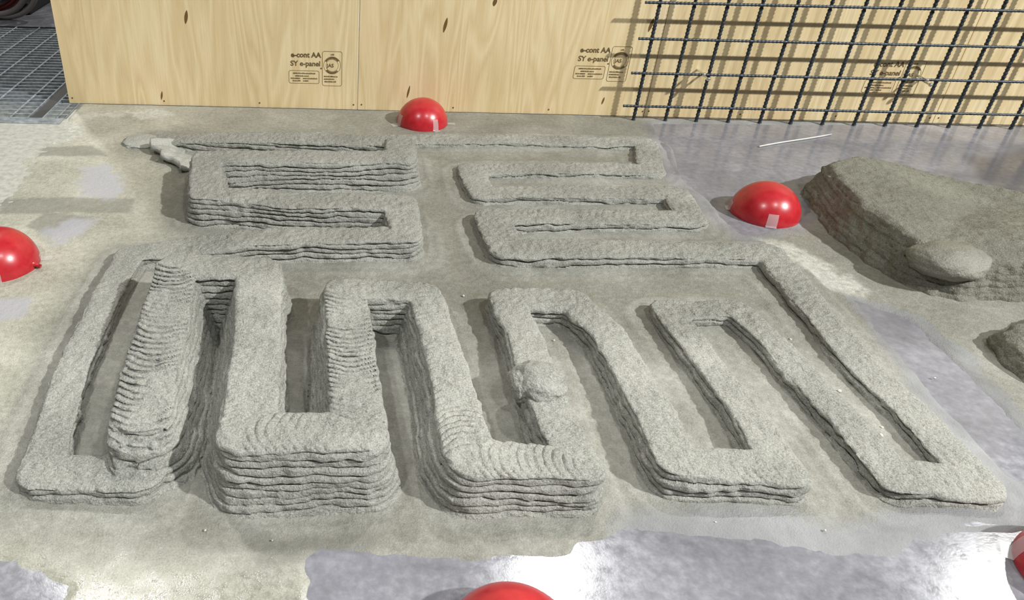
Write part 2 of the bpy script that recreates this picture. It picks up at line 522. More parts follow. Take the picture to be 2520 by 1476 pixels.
def surface_nets(S, org, hs):
    nx, ny, nz = S.shape
    ins = S < 0
    cnt = np.zeros((nx - 1, ny - 1, nz - 1), np.uint8)
    for i in (0, 1):
        for j in (0, 1):
            for k in (0, 1):
                cnt += ins[i:nx - 1 + i, j:ny - 1 + j, k:nz - 1 + k]
    act = (cnt > 0) & (cnt < 8)
    ci, cj, ck = np.nonzero(act)
    idx = np.full(act.shape, -1, np.int32); idx[ci, cj, ck] = np.arange(len(ci), dtype=np.int32)
    cor = [(i, j, k) for i in (0, 1) for j in (0, 1) for k in (0, 1)]
    val = np.stack([S[ci + i, cj + j, ck + k] for i, j, k in cor], 1)
    acc = np.zeros((len(ci), 3), np.float32); num = np.zeros(len(ci), np.float32)
    for a in range(8):
        for b in range(a + 1, 8):
            ca, cb = np.array(cor[a]), np.array(cor[b])
            if np.abs(ca - cb).sum() != 1: continue
            va, vb = val[:, a], val[:, b]
            x_ = (va < 0) != (vb < 0)
            t_ = np.where(x_, va / np.where(x_, va - vb, 1), 0)
            acc += np.where(x_[:, None], ca + t_[:, None] * (cb - ca), 0); num += x_
    pos = (np.stack([ci, cj, ck], 1) + acc / num[:, None]) * np.array(hs) + np.array(org)
    quads = []
    for ax in range(3):
        sl0 = [slice(None)] * 3; sl1 = [slice(None)] * 3
        sl0[ax] = slice(0, -1); sl1[ax] = slice(1, None)
        A = ins[tuple(sl0)]; B = ins[tuple(sl1)]
        e = np.argwhere(A != B)
        o1, o2 = [(1, 2), (2, 0), (0, 1)][ax]
        dims = S.shape
        ok = (e[:, o1] > 0) & (e[:, o2] > 0) & (e[:, o1] < dims[o1] - 1) & (e[:, o2] < dims[o2] - 1)
        e = e[ok]
        fl = A[e[:, 0], e[:, 1], e[:, 2]]
        def cell(d1, d2):
            q = e.copy(); q[:, o1] -= d1; q[:, o2] -= d2
            return idx[q[:, 0], q[:, 1], q[:, 2]]
        q4 = np.stack([cell(1, 1), cell(0, 1), cell(0, 0), cell(1, 0)], 1)
        q4[~fl] = q4[~fl][:, ::-1]
        quads.append(q4)
    return pos.astype(np.float32), np.concatenate(quads)


def vnormals(V, F):
    a = V[F[:, 2]] - V[F[:, 0]]; b = V[F[:, 3]] - V[F[:, 1]]
    n = np.cross(a, b); N = np.zeros_like(V)
    for k in range(4):
        for c in range(3):
            N[:, c] += np.bincount(F[:, k], n[:, c], len(V))
    return N / (np.linalg.norm(N, axis=1)[:, None] + 1e-12)


def strata(V, N, Lh=0.0112, depth=0.0100, offs=0.0042, rough=1.0, seed=0):
    """pushes the flanks into uneven stacked beads with recessed joints; returns layer index too"""
    x, y, z = V[:, 0], V[:, 1], V[:, 2]
    side = np.clip(1.25 - np.abs(N[:, 2]) * 1.5, 0, 1)
    zp = z + 0.0060 * noise(x * 11, y * 11, z * 30, seed=seed + 1) + 0.0036 * noise(x * 30, y * 30, z * 60, seed=seed + 2) + 0.0012 * noise(x * 90, y * 90, z * 90, seed=seed + 8)
    k = np.floor(zp / Lh); tt = zp / Lh - k
    crack = np.abs(2 * tt - 1) ** 6
    cm = np.clip(0.75 + 0.75 * noise(x * 17 + k * 3.1, y * 17, k * 5.7, seed=seed + 3), 0.12, 1.3)
    off = offs * noise(x * 8, y * 8, k * 7.31 + 0.5, seed=seed + 4) + 0.0018 * noise(x * 45, y * 45, k * 3.3 + 0.5, seed=seed + 5)
    disp = side * (off - depth * crack * cm)
    disp += rough * ((0.0012 + 0.0016 * side) * noise(x * 70, y * 70, z * 70, seed=seed + 6) + 0.0008 * noise(x * 170, y * 170, z * 170, seed=seed + 7))
    return disp, k.astype(int), side


# voxel field of the print
HX, HZ = 0.0025, 0.0016
BATTER = 0.16
gx0, gx1, gy0, gy1, gz0, gz1 = -0.80, 1.42, 0.60, 2.12, -0.008, 0.128
nx, ny, nz = int((gx1 - gx0) / HX), int((gy1 - gy0) / HX), int((gz1 - gz0) / HZ)
gx = (gx0 + HX * np.arange(nx)).astype(np.float32)
gy = (gy0 + HX * np.arange(ny)).astype(np.float32)
gz = (gz0 + HZ * np.arange(nz)).astype(np.float32)
S = np.full((nx, ny, nz), 0.03, np.float32)
BSIDE = {35: (0.38, 0.10), 36: (0.38, 0.10), 37: (0.34, 0.10), 39: (0.32, 0.12), 40: (0.34, 0.12), 41: (0.34, 0.12), 43: (0.34, 0.08), 44: (0.36, 0.05), 45: (0.34, 0.05),
         47: (0.14, 0.34), 48: (0.16, 0.42), 49: (0.18, 0.50), 50: (0.2, 0.55), 51: (0.2, 0.55)}      # wall spread towards -x / +x
for si, (ax, ay, ah, aw, bx, by, bh, bw, s0) in enumerate(SEG):
    R_ = max(aw, bw) + 0.06
    i0, i1 = np.searchsorted(gx, [min(ax, bx) - R_, max(ax, bx) + R_]); j0, j1 = np.searchsorted(gy, [min(ay, by) - R_, max(ay, by) + R_])
    k1 = min(nz, int((max(ah, bh) + 0.03 - gz0) / HZ))
    Xl, Yl = np.meshgrid(gx[i0:i1], gy[j0:j1], indexing='ij')
    ex, ey = bx - ax, by - ay; L2 = ex * ex + ey * ey
    t_ = np.clip(((Xl - ax) * ex + (Yl - ay) * ey) / L2, 0, 1)
    wd = aw + t_ * (bw - aw)
    d = np.hypot(Xl - ax - t_ * ex, Yl - ay - t_ * ey)
    wob = 0.0035 * noise(Xl * 7, Yl * 7, seed=31) + 0.002 * noise(Xl * 22, Yl * 22, seed=32)
    tr_ = np.clip(((Xl - ax) * ex + (Yl - ay) * ey) / L2, -2, 3)
    ht = np.clip(ah + tr_ * (bh - ah), 0.008, max(ah, bh)) + 0.003 * noise(Xl * 9, Yl * 9, seed=33) - 0.002 * np.clip(d / wd, 0, 1.2) ** 4
    zl = gz[None, None, :k1]
    bk = BATTER * sstep(0.035, 0.085, ht) + 0.04
    if si in BSIDE:
        bey = (np.maximum(-tr_, 0) + np.maximum(tr_ - 1, 0)) * math.sqrt(L2)
        nb = (1 if si - 1 in BSIDE else 0), (1 if si + 1 in BSIDE else 0)
        wg = np.where(((tr_ < 0) & (nb[0] == 1)) | ((tr_ > 1) & (nb[1] == 1)), 1.0, 1 - sstep(-0.03, 0.008, np.where(bey > 0, bey, -np.minimum(tr_ if not nb[0] else 9, (1 - tr_) if not nb[1] else 9) * math.sqrt(L2))))
        bk = bk * (1 - wg) + wg * np.where(Xl > ax + t_ * ex, BSIDE[si][1], BSIDE[si][0])
    bat = bk[..., None] * np.maximum(ht[..., None] - zl, 0)          # walls spread towards the floor
    wz_ = wd[..., None] - 0.003 + bat + 0.006 * np.exp(-np.maximum(zl, 0) / 0.005)
    f = smax((d + wob)[..., None] - wz_, zl - ht[..., None], 0.006)
    S[i0:i1, j0:j1, :k1] = np.minimum(S[i0:i1, j0:j1, :k1], f)
PV, PF = surface_nets(S, (gx0, gy0, gz0), (HX, HX, HZ))
del S
PN = vnormals(PV, PF)
pd, ph, ps, pl_, prw, ptx, pty = path_eval(PV[:, 0], PV[:, 1])
disp, lay, side = strata(PV, PN)
# combing ripples across the top of the beads, strongest on the sloping left-hand fingers
top = np.clip((PN[:, 2] - 0.45) * 2.5, 0, 1)
amp = 0.0078 * prw
phase = (ps + 11.0 * pl_ * pl_) / 0.0128 + 0.30 * noise(PV[:, 0] * 13, PV[:, 1] * 13, seed=51) + 0.22 * noise(PV[:, 0] * 40, PV[:, 1] * 40, seed=55)
rip = np.mod(phase, 1.0)
rn = np.clip(0.75 + 0.7 * noise(PV[:, 0] * 24, PV[:, 1] * 24, seed=52), 0.1, 1.4)
disp += top * amp * rn * (0.55 * (np.where(rip < 0.75, rip / 0.75, (1 - rip) / 0.25) - 0.5) - 0.55 * np.exp(-((rip - 0.93) / 0.11) ** 2))
disp += top * 0.0014 * noise(PV[:, 0] * 120, PV[:, 1] * 120, seed=53)
# the lips of the ripples hang over in the direction of travel
lipm = top * prw * rn * 0.0065 * np.exp(-((rip - 0.66) / 0.16) ** 2)
PV = PV + PN * disp[:, None].astype(np.float32)
PV[:, 0] += (lipm * ptx).astype(np.float32); PV[:, 1] += (lipm * pty).astype(np.float32)

root = empty('printed_mortar_maze', (float(PV[:, 0].mean()), float(PV[:, 1].mean()), 0.0))
tag(root, 'large serpentine maze of grey layered sprayed mortar walls covering the floor', 'mortar print')
# exposed beads, one object per deposited layer
keepf = PV[PF][:, :, 2].max(1) > -0.004
PF = PF[keepf]
fl = np.clip(np.round(np.median(lay[PF], axis=1)).astype(int), 0, 11)
def components(Fs, nv):
    lab = np.arange(nv)
    e0 = np.concatenate([Fs[:, 0], Fs[:, 1], Fs[:, 2]]); e1 = np.concatenate([Fs[:, 1], Fs[:, 2], Fs[:, 3]])
    while True:
        ra, rb = lab[e0], lab[e1]
        dif = ra != rb
        if not dif.any(): return lab[Fs[:, 0]]
        hi = np.maximum(ra[dif], rb[dif]); lo = np.minimum(ra[dif], rb[dif])
        lab[hi] = lo
        while True:
            n2_ = lab[lab]
            if np.array_equal(n2_, lab): break
            lab = n2_


for it in range(3):
    for k in range(12):
        ids = np.nonzero(fl == k)[0]
        if len(ids) == 0: continue
        u, inv = np.unique(PF[ids].ravel(), return_inverse=True)
        cl = components(inv.reshape(-1, 4), len(u))
        vals, cnts = np.unique(cl, return_counts=True)
        small = np.isin(cl, vals[cnts < 900])
        fl[ids[small]] = k - 1 if (k > 0 and it < 2) else k + (it == 2)
for k in range(13):
    ids = np.nonzero(fl == k)[0]
    if len(ids) < 50: continue
    u, inv = np.unique(PF[ids].ravel(), return_inverse=True)
    cl = components(inv.reshape(-1, 4), len(u))
    for cv in np.unique(cl):
        sel = PF[ids[cl == cv]]
        if len(sel) < 4: continue
        u2, inv2 = np.unique(sel.ravel(), return_inverse=True)
        me = mesh_np('mortar_layer', PV[u2] - np.array(root.location, np.float32), inv2.reshape(-1, 4))
        link('mortar_layer', me, M_print, root)


# ------------------------------------------------------------------ mortar film on the floor
fx = np.arange(-1.45, 2.75, 0.0065); fy = np.arange(0.28, WALL_Y - 0.004, 0.0065)
V, F, X, Y = grid_mesh('film', fx, fy)
dist, fh, fs, _l, _r, _tx, _ty = path_eval(X, Y)
bare = [
    [(765, 1380), (800, 1362), (980, 1372), (1130, 1380), (1300, 1380), (1412, 1376), (1432, 1312), (1560, 1310), (1700, 1322), (1900, 1342), (2080, 1378), (2200, 1372), (2330, 1302), (2420, 1268), (2560, 1215), (3400, 1300), (3000, 2400), (800, 2000)],
    [(-300, 1380), (0, 1395), (90, 1408), (150, 1446), (140, 1520), (-100, 1900), (-900, 1700)],
    [(1612, 306), (1650, 420), (1720, 470), (1785, 540), (1830, 575), (1900, 566), (1985, 520), (2000, 430), (2260, 420), (2340, 445), (2520, 490), (2900, 600), (3000, 330), (2520, 312)],
    [(2110, 745), (2225, 785), (2330, 880), (2430, 985), (2560, 1110), (2560, 1190), (2470, 1165), (2360, 1040), (2240, 900)],
]
lilac = [
    [(200, 415), (275, 405), (310, 470), (285, 492), (195, 488)],
    [(100, 570), (180, 540), (240, 535), (210, 575), (150, 605), (110, 600)],
    [(-60, 745), (30, 735), (85, 738), (70, 785), (-60, 800)],
]
white_sd = poly_sdf(X, Y, white_zone)
th = np.full(X.shape, 1.0)
msk = np.full(X.shape, 9.0)
for pl in bare: msk = np.minimum(msk, poly_sdf(X, Y, pix_poly(pl)))
edge = fbm(X, Y, 45, 4, seed=71)
cover = sstep(-0.006, 0.016, msk + 0.009 * edge) * sstep(-0.02, 0.03, white_sd + 0.035 * fbm(X, Y, 70, 2, seed=79))
fade = np.zeros(X.shape)
for i_, wd_ in ((0, 0.11), (2, 0.09), (3, 0.06)):
    fd_ = sstep(wd_, 0.0, poly_sdf(X, Y, pix_poly(bare[i_])) + 0.03 * fbm(X, Y, 9, 3, seed=77))
    fade = np.maximum(fade, fd_ * (sstep(0.30, 0.42, X) if i_ == 0 else 1.0))
z = -0.0022 + cover * 0.0040
z += cover * (0.0008 * fbm(X, Y, 10, 3, seed=72) + 0.0006 * fbm(X, Y, 60, 2, seed=73))
skirt = sstep(0.045, 0.010, dist + 0.010 * noise(X * 12, Y * 12, seed=74))
z += skirt * (0.0035 + 0.0012 * fbm(X, Y, 40, 2, seed=75)) * sstep(0.06, 0.0, dist)
lip = np.exp(-((dist - 0.036 + 0.006 * noise(X * 8, Y * 8, seed=76)) / 0.007) ** 2)
z += lip * 0.0028
z = np.where((X < GX1 + 0.003) & (Y > GY0 - 0.05), -0.01, z)
V[:, 2] = z.ravel()
me = mesh_np('mortar_overspray', V, F)
warm = sstep(0.1, -0.75, X + 0.2 * fbm(X, Y, 3, 2, seed=81)) * 0.9
warm = np.maximum(warm, sstep(0.72, 0.58, Y) * 0.5 * sstep(0.3, -0.3, X))
warm = warm * sstep(0.0, 0.12, dist)
drk = np.zeros(X.shape)  # zones where the film gets a darker tint
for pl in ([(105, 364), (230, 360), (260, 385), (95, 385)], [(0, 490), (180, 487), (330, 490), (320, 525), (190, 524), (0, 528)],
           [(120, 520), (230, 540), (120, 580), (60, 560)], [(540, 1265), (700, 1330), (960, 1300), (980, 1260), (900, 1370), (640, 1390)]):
    drk = np.maximum(drk, sstep(0.008, -0.006, poly_sdf(X, Y, pix_poly(pl)) + 0.006 * edge))
wetm = sstep(0.75, 0.55, Y + 0.05 * edge)
dst = np.zeros(X.shape)
for pl in ([(165, 281), (290, 279), (300, 287), (180, 290)], [(300, 275), (400, 271), (430, 282), (390, 294), (350, 297), (330, 288)], [(1860, 588), (1940, 605), (2020, 645), (2130, 715), (2120, 740), (2050, 715), (1930, 640)],
           [(2450, 1080), (2540, 1060), (2560, 1130), (2480, 1140)], [(140, 305), (190, 300), (215, 330), (170, 352), (110, 362)]):
    dst = np.maximum(dst, sstep(0.012, -0.012, poly_sdf(X, Y, pix_poly(pl)) + 0.022 * edge))
lil = np.zeros(X.shape)
for pl in lilac: lil = np.maximum(lil, sstep(0.012, -0.018, poly_sdf(X, Y, pix_poly(pl)) + 0.02 * edge))
for nm, a_ in (('warm', warm), ('darker', drk), ('wet', wetm), ('dust', dst), ('lilac', lil), ('fade', fade), ('skirt', sstep(0.05, 0.03, dist + 0.012 * edge))):
    at = me.attributes.new(nm, 'FLOAT', 'POINT'); at.data.foreach_set('value', np.asarray(a_, np.float32).ravel())
tag(link('mortar_overspray', me, M_film), 'thin grey-green film of mortar overspray spread across the floor', 'mortar film', kind='stuff')

# lump stuck on the print
def lump_mesh(name, rx, ry, rz, amp=0.12, freq=40, sub=5, seed=0, flat=None):
    bm = bmesh.new(); bmesh.ops.create_icosphere(bm, subdivisions=sub, radius=1.0)
    me = bm_mesh(name, bm, True)
    n = len(me.vertices); co = np.empty(n * 3, np.float32); me.vertices.foreach_get('co', co); co = co.reshape(-1, 3)
    r = 1 + amp * fbm(co[:, 0] + seed, co[:, 1], 1.6, 2, seed, co[:, 2]) * 2 + amp * 0.6 * fbm(co[:, 0] + seed, co[:, 1], 6, 3, seed + 5, co[:, 2])
    co = co * r[:, None] * np.array([rx, ry, rz])
    if flat is not None: co[:, 2] = np.maximum(co[:, 2], flat)
    me.vertices.foreach_set('co', co.astype(np.float32).ravel()); me.update()
    return me

rl = Vector(root.location)
for (px, py, h, rx, ry, rz, sd_) in ((1325, 935, 0.058, 0.042, 0.046, 0.024, 3), (1278, 945, 0.052, 0.018, 0.034, 0.020, 9)):
    q = P(px, py, h)
    link('mortar_lump', lump_mesh('mortar_lump', rx, ry, rz, 0.10, sub=5, seed=sd_), M_print, root, Vector(q) - rl)


# ------------------------------------------------------------------ older mounds on the right
def mound(name, poly, hfun, bbox_pad, label, seed, zmax, mat, h3=0.0034, bat=0.42):
    pw_ = np.array([q[:2] for q in poly])
    x0, y0 = pw_.min(0) - bbox_pad; x1, y1 = pw_.max(0) + bbox_pad
    gx = np.arange(x0, x1, h3).astype(np.float32); gy = np.arange(y0, y1, h3).astype(np.float32); gz = np.arange(-0.008, zmax, 0.0026).astype(np.float32)
    Xl, Yl = np.meshgrid(gx, gy, indexing='ij')
    d = poly_sdf(Xl, Yl, pw_) + 0.006 * noise(Xl * 9, Yl * 9, seed=seed) + 0.003 * noise(Xl * 30, Yl * 30, seed=seed + 1)
    ht = hfun(Xl, Yl, d)
    f = smax(d[..., None] + bat * gz[None, None, :] - 0.004, gz[None, None, :] - ht[..., None], 0.012).astype(np.float32)
    V, F = surface_nets(f, (x0, y0, -0.008), (h3, h3, 0.0026))
    N = vnormals(V, F)
    dd, k, s_ = strata(V, N, 0.0125, 0.005, 0.005, 1.6, seed)
    dd = dd + (0.004 * s_ + 0.0008) * noise(V[:, 0] * 55, V[:, 1] * 55, V[:, 2] * 40, seed=seed + 9)
    V = V + N * dd[:, None].astype(np.float32)
    F = F[V[F][:, :, 2].max(1) > -0.004]
    c = np.array([pw_[:, 0].mean(), pw_[:, 1].mean(), 0], np.float32)
    o = link(name, mesh_np(name, V - c, F), mat, None, c)
    return tag(o, label, 'mortar mound')


foot = pix_poly([(1978, 470), (2000, 520), (2060, 588), (2130, 648), (2230, 708), (2350, 738), (2520, 740), (2760, 745), (2950, 640), (2700, 530)]) + \
    [P(x, y, 0.012) for x, y in ((2540, 482), (2440, 456), (2330, 440), (2200, 428), (2060, 432))]
front = pix_poly([(1978, 470), (2060, 588), (2130, 648), (2230, 708), (2350, 738), (2520, 740), (2760, 745)])


def mound_h(Xl, Yl, d):
    best = np.full(Xl.shape, 9.0)
    for a, b in zip(front[:-1], front[1:]):
        e = (b - a)[:2]; t_ = np.clip(((Xl - a[0]) * e[0] + (Yl - a[1]) * e[1]) / (e @ e), 0, 1)
        best = np.minimum(best, np.hypot(Xl - a[0] - t_ * e[0], Yl - a[1] - t_ * e[1]))
    h = 0.014 + 0.074 * sstep(0.48, 0.07, best) + 0.003 * noise(Xl * 10, Yl * 10, seed=5)
    q = P(2420, 690, 0.05)      # lower in front of the lobe
    h = h - 0.022 * np.exp(-(((Xl - q[0]) / 0.16) ** 2 + ((Yl - q[1]) / 0.07) ** 2))
    q = P(2014, 452, 0.08); h = h + 0.05 * np.exp(-(((Xl - q[0]) / 0.013) ** 2 + ((Yl - q[1]) / 0.02) ** 2))
    return h


mo = mound('mortar_mound', foot, mound_h, 0.02, 'large rough olive-grey mortar mound beside the right-hand red dome', 201, 0.15, M_mound)
q = P(2332, 640, 0.058)
o = link('lobe', lump_mesh('lobe', 0.078, 0.064, 0.034, 0.06, sub=5, seed=21), M_lobe, mo, Vector(q) - Vector(mo.location))
o['label'] = 'pale wet rounded lobe'
foot2 = pix_poly([(2432, 850), (2450, 830), (2490, 818), (2580, 790), (2680, 860), (2700, 990), (2560, 960), (2520, 940), (2470, 900)])
mound('mortar_mound', foot2, lambda a, b, d: 0.035 + 0.02 * sstep(0, -0.08, d) + 0.006 * noise(a * 25, b * 25, seed=8), 0.02,
      'small broken mortar heap cut off by the right edge of the photo', 231, 0.09, M_mound)

# pale lumps by the top left corner of the print
q = P(352, 352)
o = link('mortar_pat', lump_mesh('mortar_pat', 0.062, 0.052, 0.012, 0.10, seed=4), M_flake, None, (q[0], q[1], 0.003))
tag(o, 'flat pale pat of mortar on floor left of the print corner', 'mortar pat')
a_, b_ = P(400, 345, 0.03), P(470, 392, 0.03)
mid = (a_ + b_) / 2; ang = math.atan2(b_[1] - a_[1], b_[0] - a_[0])
L = float(np.hypot(*(b_ - a_)[:2])) * 0.56
bm = bmesh.new(); bmesh.ops.create_grid(bm, x_segments=40, y_segments=20, size=1.0)
bmesh.ops.solidify(bm, geom=bm.faces[:], thickness=0.3)
me = bm_mesh('mortar_flake', bm, True)
n = len(me.vertices); co = np.empty(n * 3, np.float32); me.vertices.foreach_get('co', co); co = co.reshape(-1, 3)
co = co * np.array([L, 0.036, 0.05])
co[:, 1] += 0.010 * noise(co[:, 0] * 30, co[:, 0] * 0, seed=3); co[:, 2] += 0.003 * noise(co[:, 0] * 60, co[:, 1] * 60, seed=4) + 0.035 * np.clip(-co[:, 0] / L - 0.7, 0, 1)
me.vertices.foreach_set('co', co.astype(np.float32).ravel()); me.update()
o = link('mortar_flake', me, M_flake, None, (mid[0], mid[1], 0.02), (math.radians(-14), math.radians(2), ang))
tag(o, 'pale grey broken mortar flake leaning on top left corner of the print', 'mortar flake')


# ------------------------------------------------------------------ red domes
def dome(front_px, R, label, tapes, yaw, nozzle=None, tilt=0.0):
    fpt = P(*front_px)
    dirv = fpt[:2] / np.linalg.norm(fpt[:2])
    c = fpt[:2] + dirv * R * 0.98
    rt = empty('red_dome', (c[0], c[1], 0.0005))
    tag(rt, label, 'dome', 'red domes taped to the floor')
    V = []; F = []; nu, nv = 64, 26
    for i in range(nv + 1):
        th_ = math.pi / 2 * 1.0 * i / nv
        rr_, zz = R * math.cos(th_), R * 0.98 * math.sin(th_)
        if i == 0: rr_ *= 0.992
        for j in range(nu):
            a = 2 * math.pi * j / nu
            V.append((rr_ * math.cos(a), rr_ * math.sin(a), zz))
    for i in range(nv):
        for j in range(nu):
            F.append((i * nu + j, i * nu + (j + 1) % nu, (i + 1) * nu + (j + 1) % nu, (i + 1) * nu + j))
    sh = link('shell', mesh_np('dome_shell', np.array(V), np.array(F)), M_red, rt)
    # tape strips: up the shell, then out along the floor
    for (az, half, up, out) in tapes:
        a0 = math.radians(az); tv = []; tf = []
        prof = [(R * math.cos(u) + 0.0006 * math.cos(u), R * 0.98 * math.sin(u) + 0.0006 * math.sin(u)) for u in np.linspace(up, 0.04, 10)]
        prof += [(R + 0.002 + out * u, 0.0030) for u in np.linspace(0, 1, 5)]
        for (pr, pz) in prof:
            for s_ in np.linspace(-1, 1, 5):
                x_, y_ = pr, half * s_
                if pr <= R * 1.0006 + 0.0006:
                    aa = half * s_ / R; x_, y_ = pr * math.cos(aa), pr * math.sin(aa)
                tv.append((x_ * math.cos(a0) - y_ * math.sin(a0), x_ * math.sin(a0) + y_ * math.cos(a0), pz))
        for i in range(len(prof) - 1):
            for j in range(4): tf.append((i * 5 + j, i * 5 + j + 1, i * 5 + j + 6, i * 5 + j + 5))
        to = link('tape', mesh_np('tape', np.array(tv), np.array(tf)), M_tape, rt)
        to['label'] = 'strip of clear tape'
    if nozzle is not None:
        a0 = math.radians(nozzle)
        u = np.array([math.cos(a0), math.sin(a0), 0])
        pts = [u * (R * 0.97) + [0, 0, 0.012], u * (R + 0.006) + [0, 0, 0.011], u * (R + 0.014) + [0, 0, 0.008]]
        link('nozzle', tube_mesh('nozzle', pts, [0.006, 0.0035, 0.0045], 10), M_red, rt)
    return rt


DR = 0.077
dome((1037, 325), DR, 'red half-ball dome on floor in front of plywood seam', [(-62, 0.009, 0.45, 0.012), (-5, 0.008, 0.25, 0.02), (200, 0.012, 0.45, 0.02)], 0)
dome((1868, 556), 0.079, 'red half-ball dome between the maze and the large mound', [(-103, 0.012, 0.42, 0.004), (165, 0.012, 0.3, 0.006)], 0)
dome((14, 694), 0.079, 'red half-ball dome with a small nozzle, cut by left photo edge', [(-75, 0.012, 0.42, 0.004), (15, 0.008, 0.2, 0.02)], 0, nozzle=-12)
dome((1222, 1766), 0.079, 'red half-ball dome cut off by the bottom photo edge', [(152, 0.010, 0.3, 0.022)], 0)
dome((2612, 1500), 0.079, 'red half-ball dome cut off at the bottom right corner', [(150, 0.014, 0.35, 0.01)], 0)

# ------------------------------------------------------------------ plywood panels
PANX = [-0.9035, 0.0045, 0.9065, 1.8165, 2.7265]
knots = [(458, 42, 0.0052, 0.020), (1096, 62, 0.0048, 0.022), (1218, 5, 0.006, 0.012), (1602, 62, 0.005, 0.020), (1484, 248, 0.003, 0.012), (1005, 226, 0.003, 0.02), (398, 235, 0.003, 0.014)]
stamps = {0: (709, 122), 1: (1424, 110), 2: (2150, 145)}


def font_mesh(body, size, bold=0.0, ext=0.0002):
    cu = bpy.data.curves.new('lettering', 'FONT'); cu.body = body; cu.size = size; cu.offset = bold; cu.extrude = ext
    cu.resolution_u = 4
    ob = bpy.data.objects.new('lettering_tmp', cu); COL.objects.link(ob)
    dg = bpy.context.evaluated_depsgraph_get(); dg.update()
    me = bpy.data.meshes.new_from_object(ob.evaluated_get(dg))
    bpy.data.objects.remove(ob); bpy.data.curves.remove(cu)
    return me


def rrect(bm, x0, z0, x1, z1, r, w):
    """thin rounded-rectangle outline in the XZ plane"""
    pts = []
    for cx_, cz_, a0 in ((x1 - r, z1 - r, 0), (x0 + r, z1 - r, 90), (x0 + r, z0 + r, 180), (x1 - r, z0 + r, 270)):
        for k in range(5):
            a = math.radians(a0 + 22.5 * k); pts.append((cx_, cz_, math.cos(a), math.sin(a)))
    vo = [bm.verts.new((p[0] + p[2] * r, 0, p[1] + p[3] * r)) for p in pts]
    vi = [bm.verts.new((p[0] + p[2] * (r - w), 0, p[1] + p[3] * (r - w))) for p in pts]
    n = len(pts)
    for i in range(n): bm.faces.new((vo[i], vo[(i + 1) % n], vi[(i + 1) % n], vi[i]))


def ring(bm, cx_, cz_, r1, r2, a0=0, a1=360, n=48):
    vs = []
    for k in range(n + 1):
        a = math.radians(a0 + (a1 - a0) * k / n)
        vs.append((bm.verts.new((cx_ + r1 * math.cos(a), 0, cz_ + r1 * math.sin(a))), bm.verts.new((cx_ + r2 * math.cos(a), 0, cz_ + r2 * math.sin(a)))))
    for k in range(n): bm.faces.new((vs[k][0], vs[k + 1][0], vs[k + 1][1], vs[k][1]))


def bar(bm, x0, z0, x1, z1):
    v_ = [bm.verts.new(p) for p in ((x0, 0, z0), (x1, 0, z0), (x1, 0, z1), (x0, 0, z1))]; bm.faces.new(v_)


def stamp_parts(panel, x, z, base):
    """x,z: top-left of the stamp block in world; ~0.168 wide, 0.115 high"""
    y = WALL_Y - 0.0004
    def put(me, dx, dz):
        me.materials.clear(); me.materials.append(M_ink)
        o = bpy.data.objects.new('stamp_print', me); COL.objects.link(o); o.parent = panel
        o.location = Vector((x + dx, y, z - dz)) - Vector(base); return o
    letters = []
    for body, size, bold, dx, dz in (('e-cont AA', 0.0215, 0.0007, 0.008, 0.0215), ('SY e-panel', 0.0215, 0.0005, 0.006, 0.0475), ('JAS', 0.0150, 0.0003, 0.1175, 0.050)):
        me = font_mesh(body, size, bold)
        o = put(me, dx, dz); o.rotation_euler = (math.pi / 2, 0, 0)
        o['label'] = 'ink-stamped lettering'; o.name = 'lettering'; letters.append(o)
    bm = bmesh.new()
    rrect(bm, 0, -0.102, 0.094, -0.062, 0.006, 0.0012)
    rrect(bm, 0.103, -0.108, 0.164, -0.002, 0.007, 0.0012)
    ring(bm, 0.1335, -0.0445, 0.0265, 0.0255); ring(bm, 0.1335, -0.0445, 0.0190, 0.0180)
    ring(bm, 0.1335, -0.0445, 0.0250, 0.0200, 35, 150); ring(bm, 0.1335, -0.0445, 0.0250, 0.0200, 220, 315)
    ring(bm, 0.0995, -0.0545, 0.0026, 0.0004, n=16)
    r_ = random.Random(3)
    for z_, x0, x1 in ((-0.0705, 0.013, 0.082), (-0.0785, 0.020, 0.062), (-0.0860, 0.006, 0.036), (-0.0860, 0.044, 0.088), (-0.0935, 0.012, 0.036), (-0.0935, 0.044, 0.060),
                       (-0.0785, 0.108, 0.150), (-0.0865, 0.108, 0.140), (-0.0945, 0.110, 0.146), (-0.0120, 0.129, 0.139)):
        u = x0
        while u < x1:      # illegible small print: broken strokes
            w_ = r_.uniform(0.0015, 0.0036); bar(bm, u, z_ - 0.0022, min(u + w_, x1), z_ + r_.uniform(0.0008, 0.0022)); u += w_ + r_.uniform(0.0005, 0.0011)
    o = put(bm_mesh('stamp_print', bm), 0, 0)
    for l_ in letters:
        l_.parent = o; l_.location = l_.location - o.location
    o['label'] = 'ink-stamped frames and round certification mark'


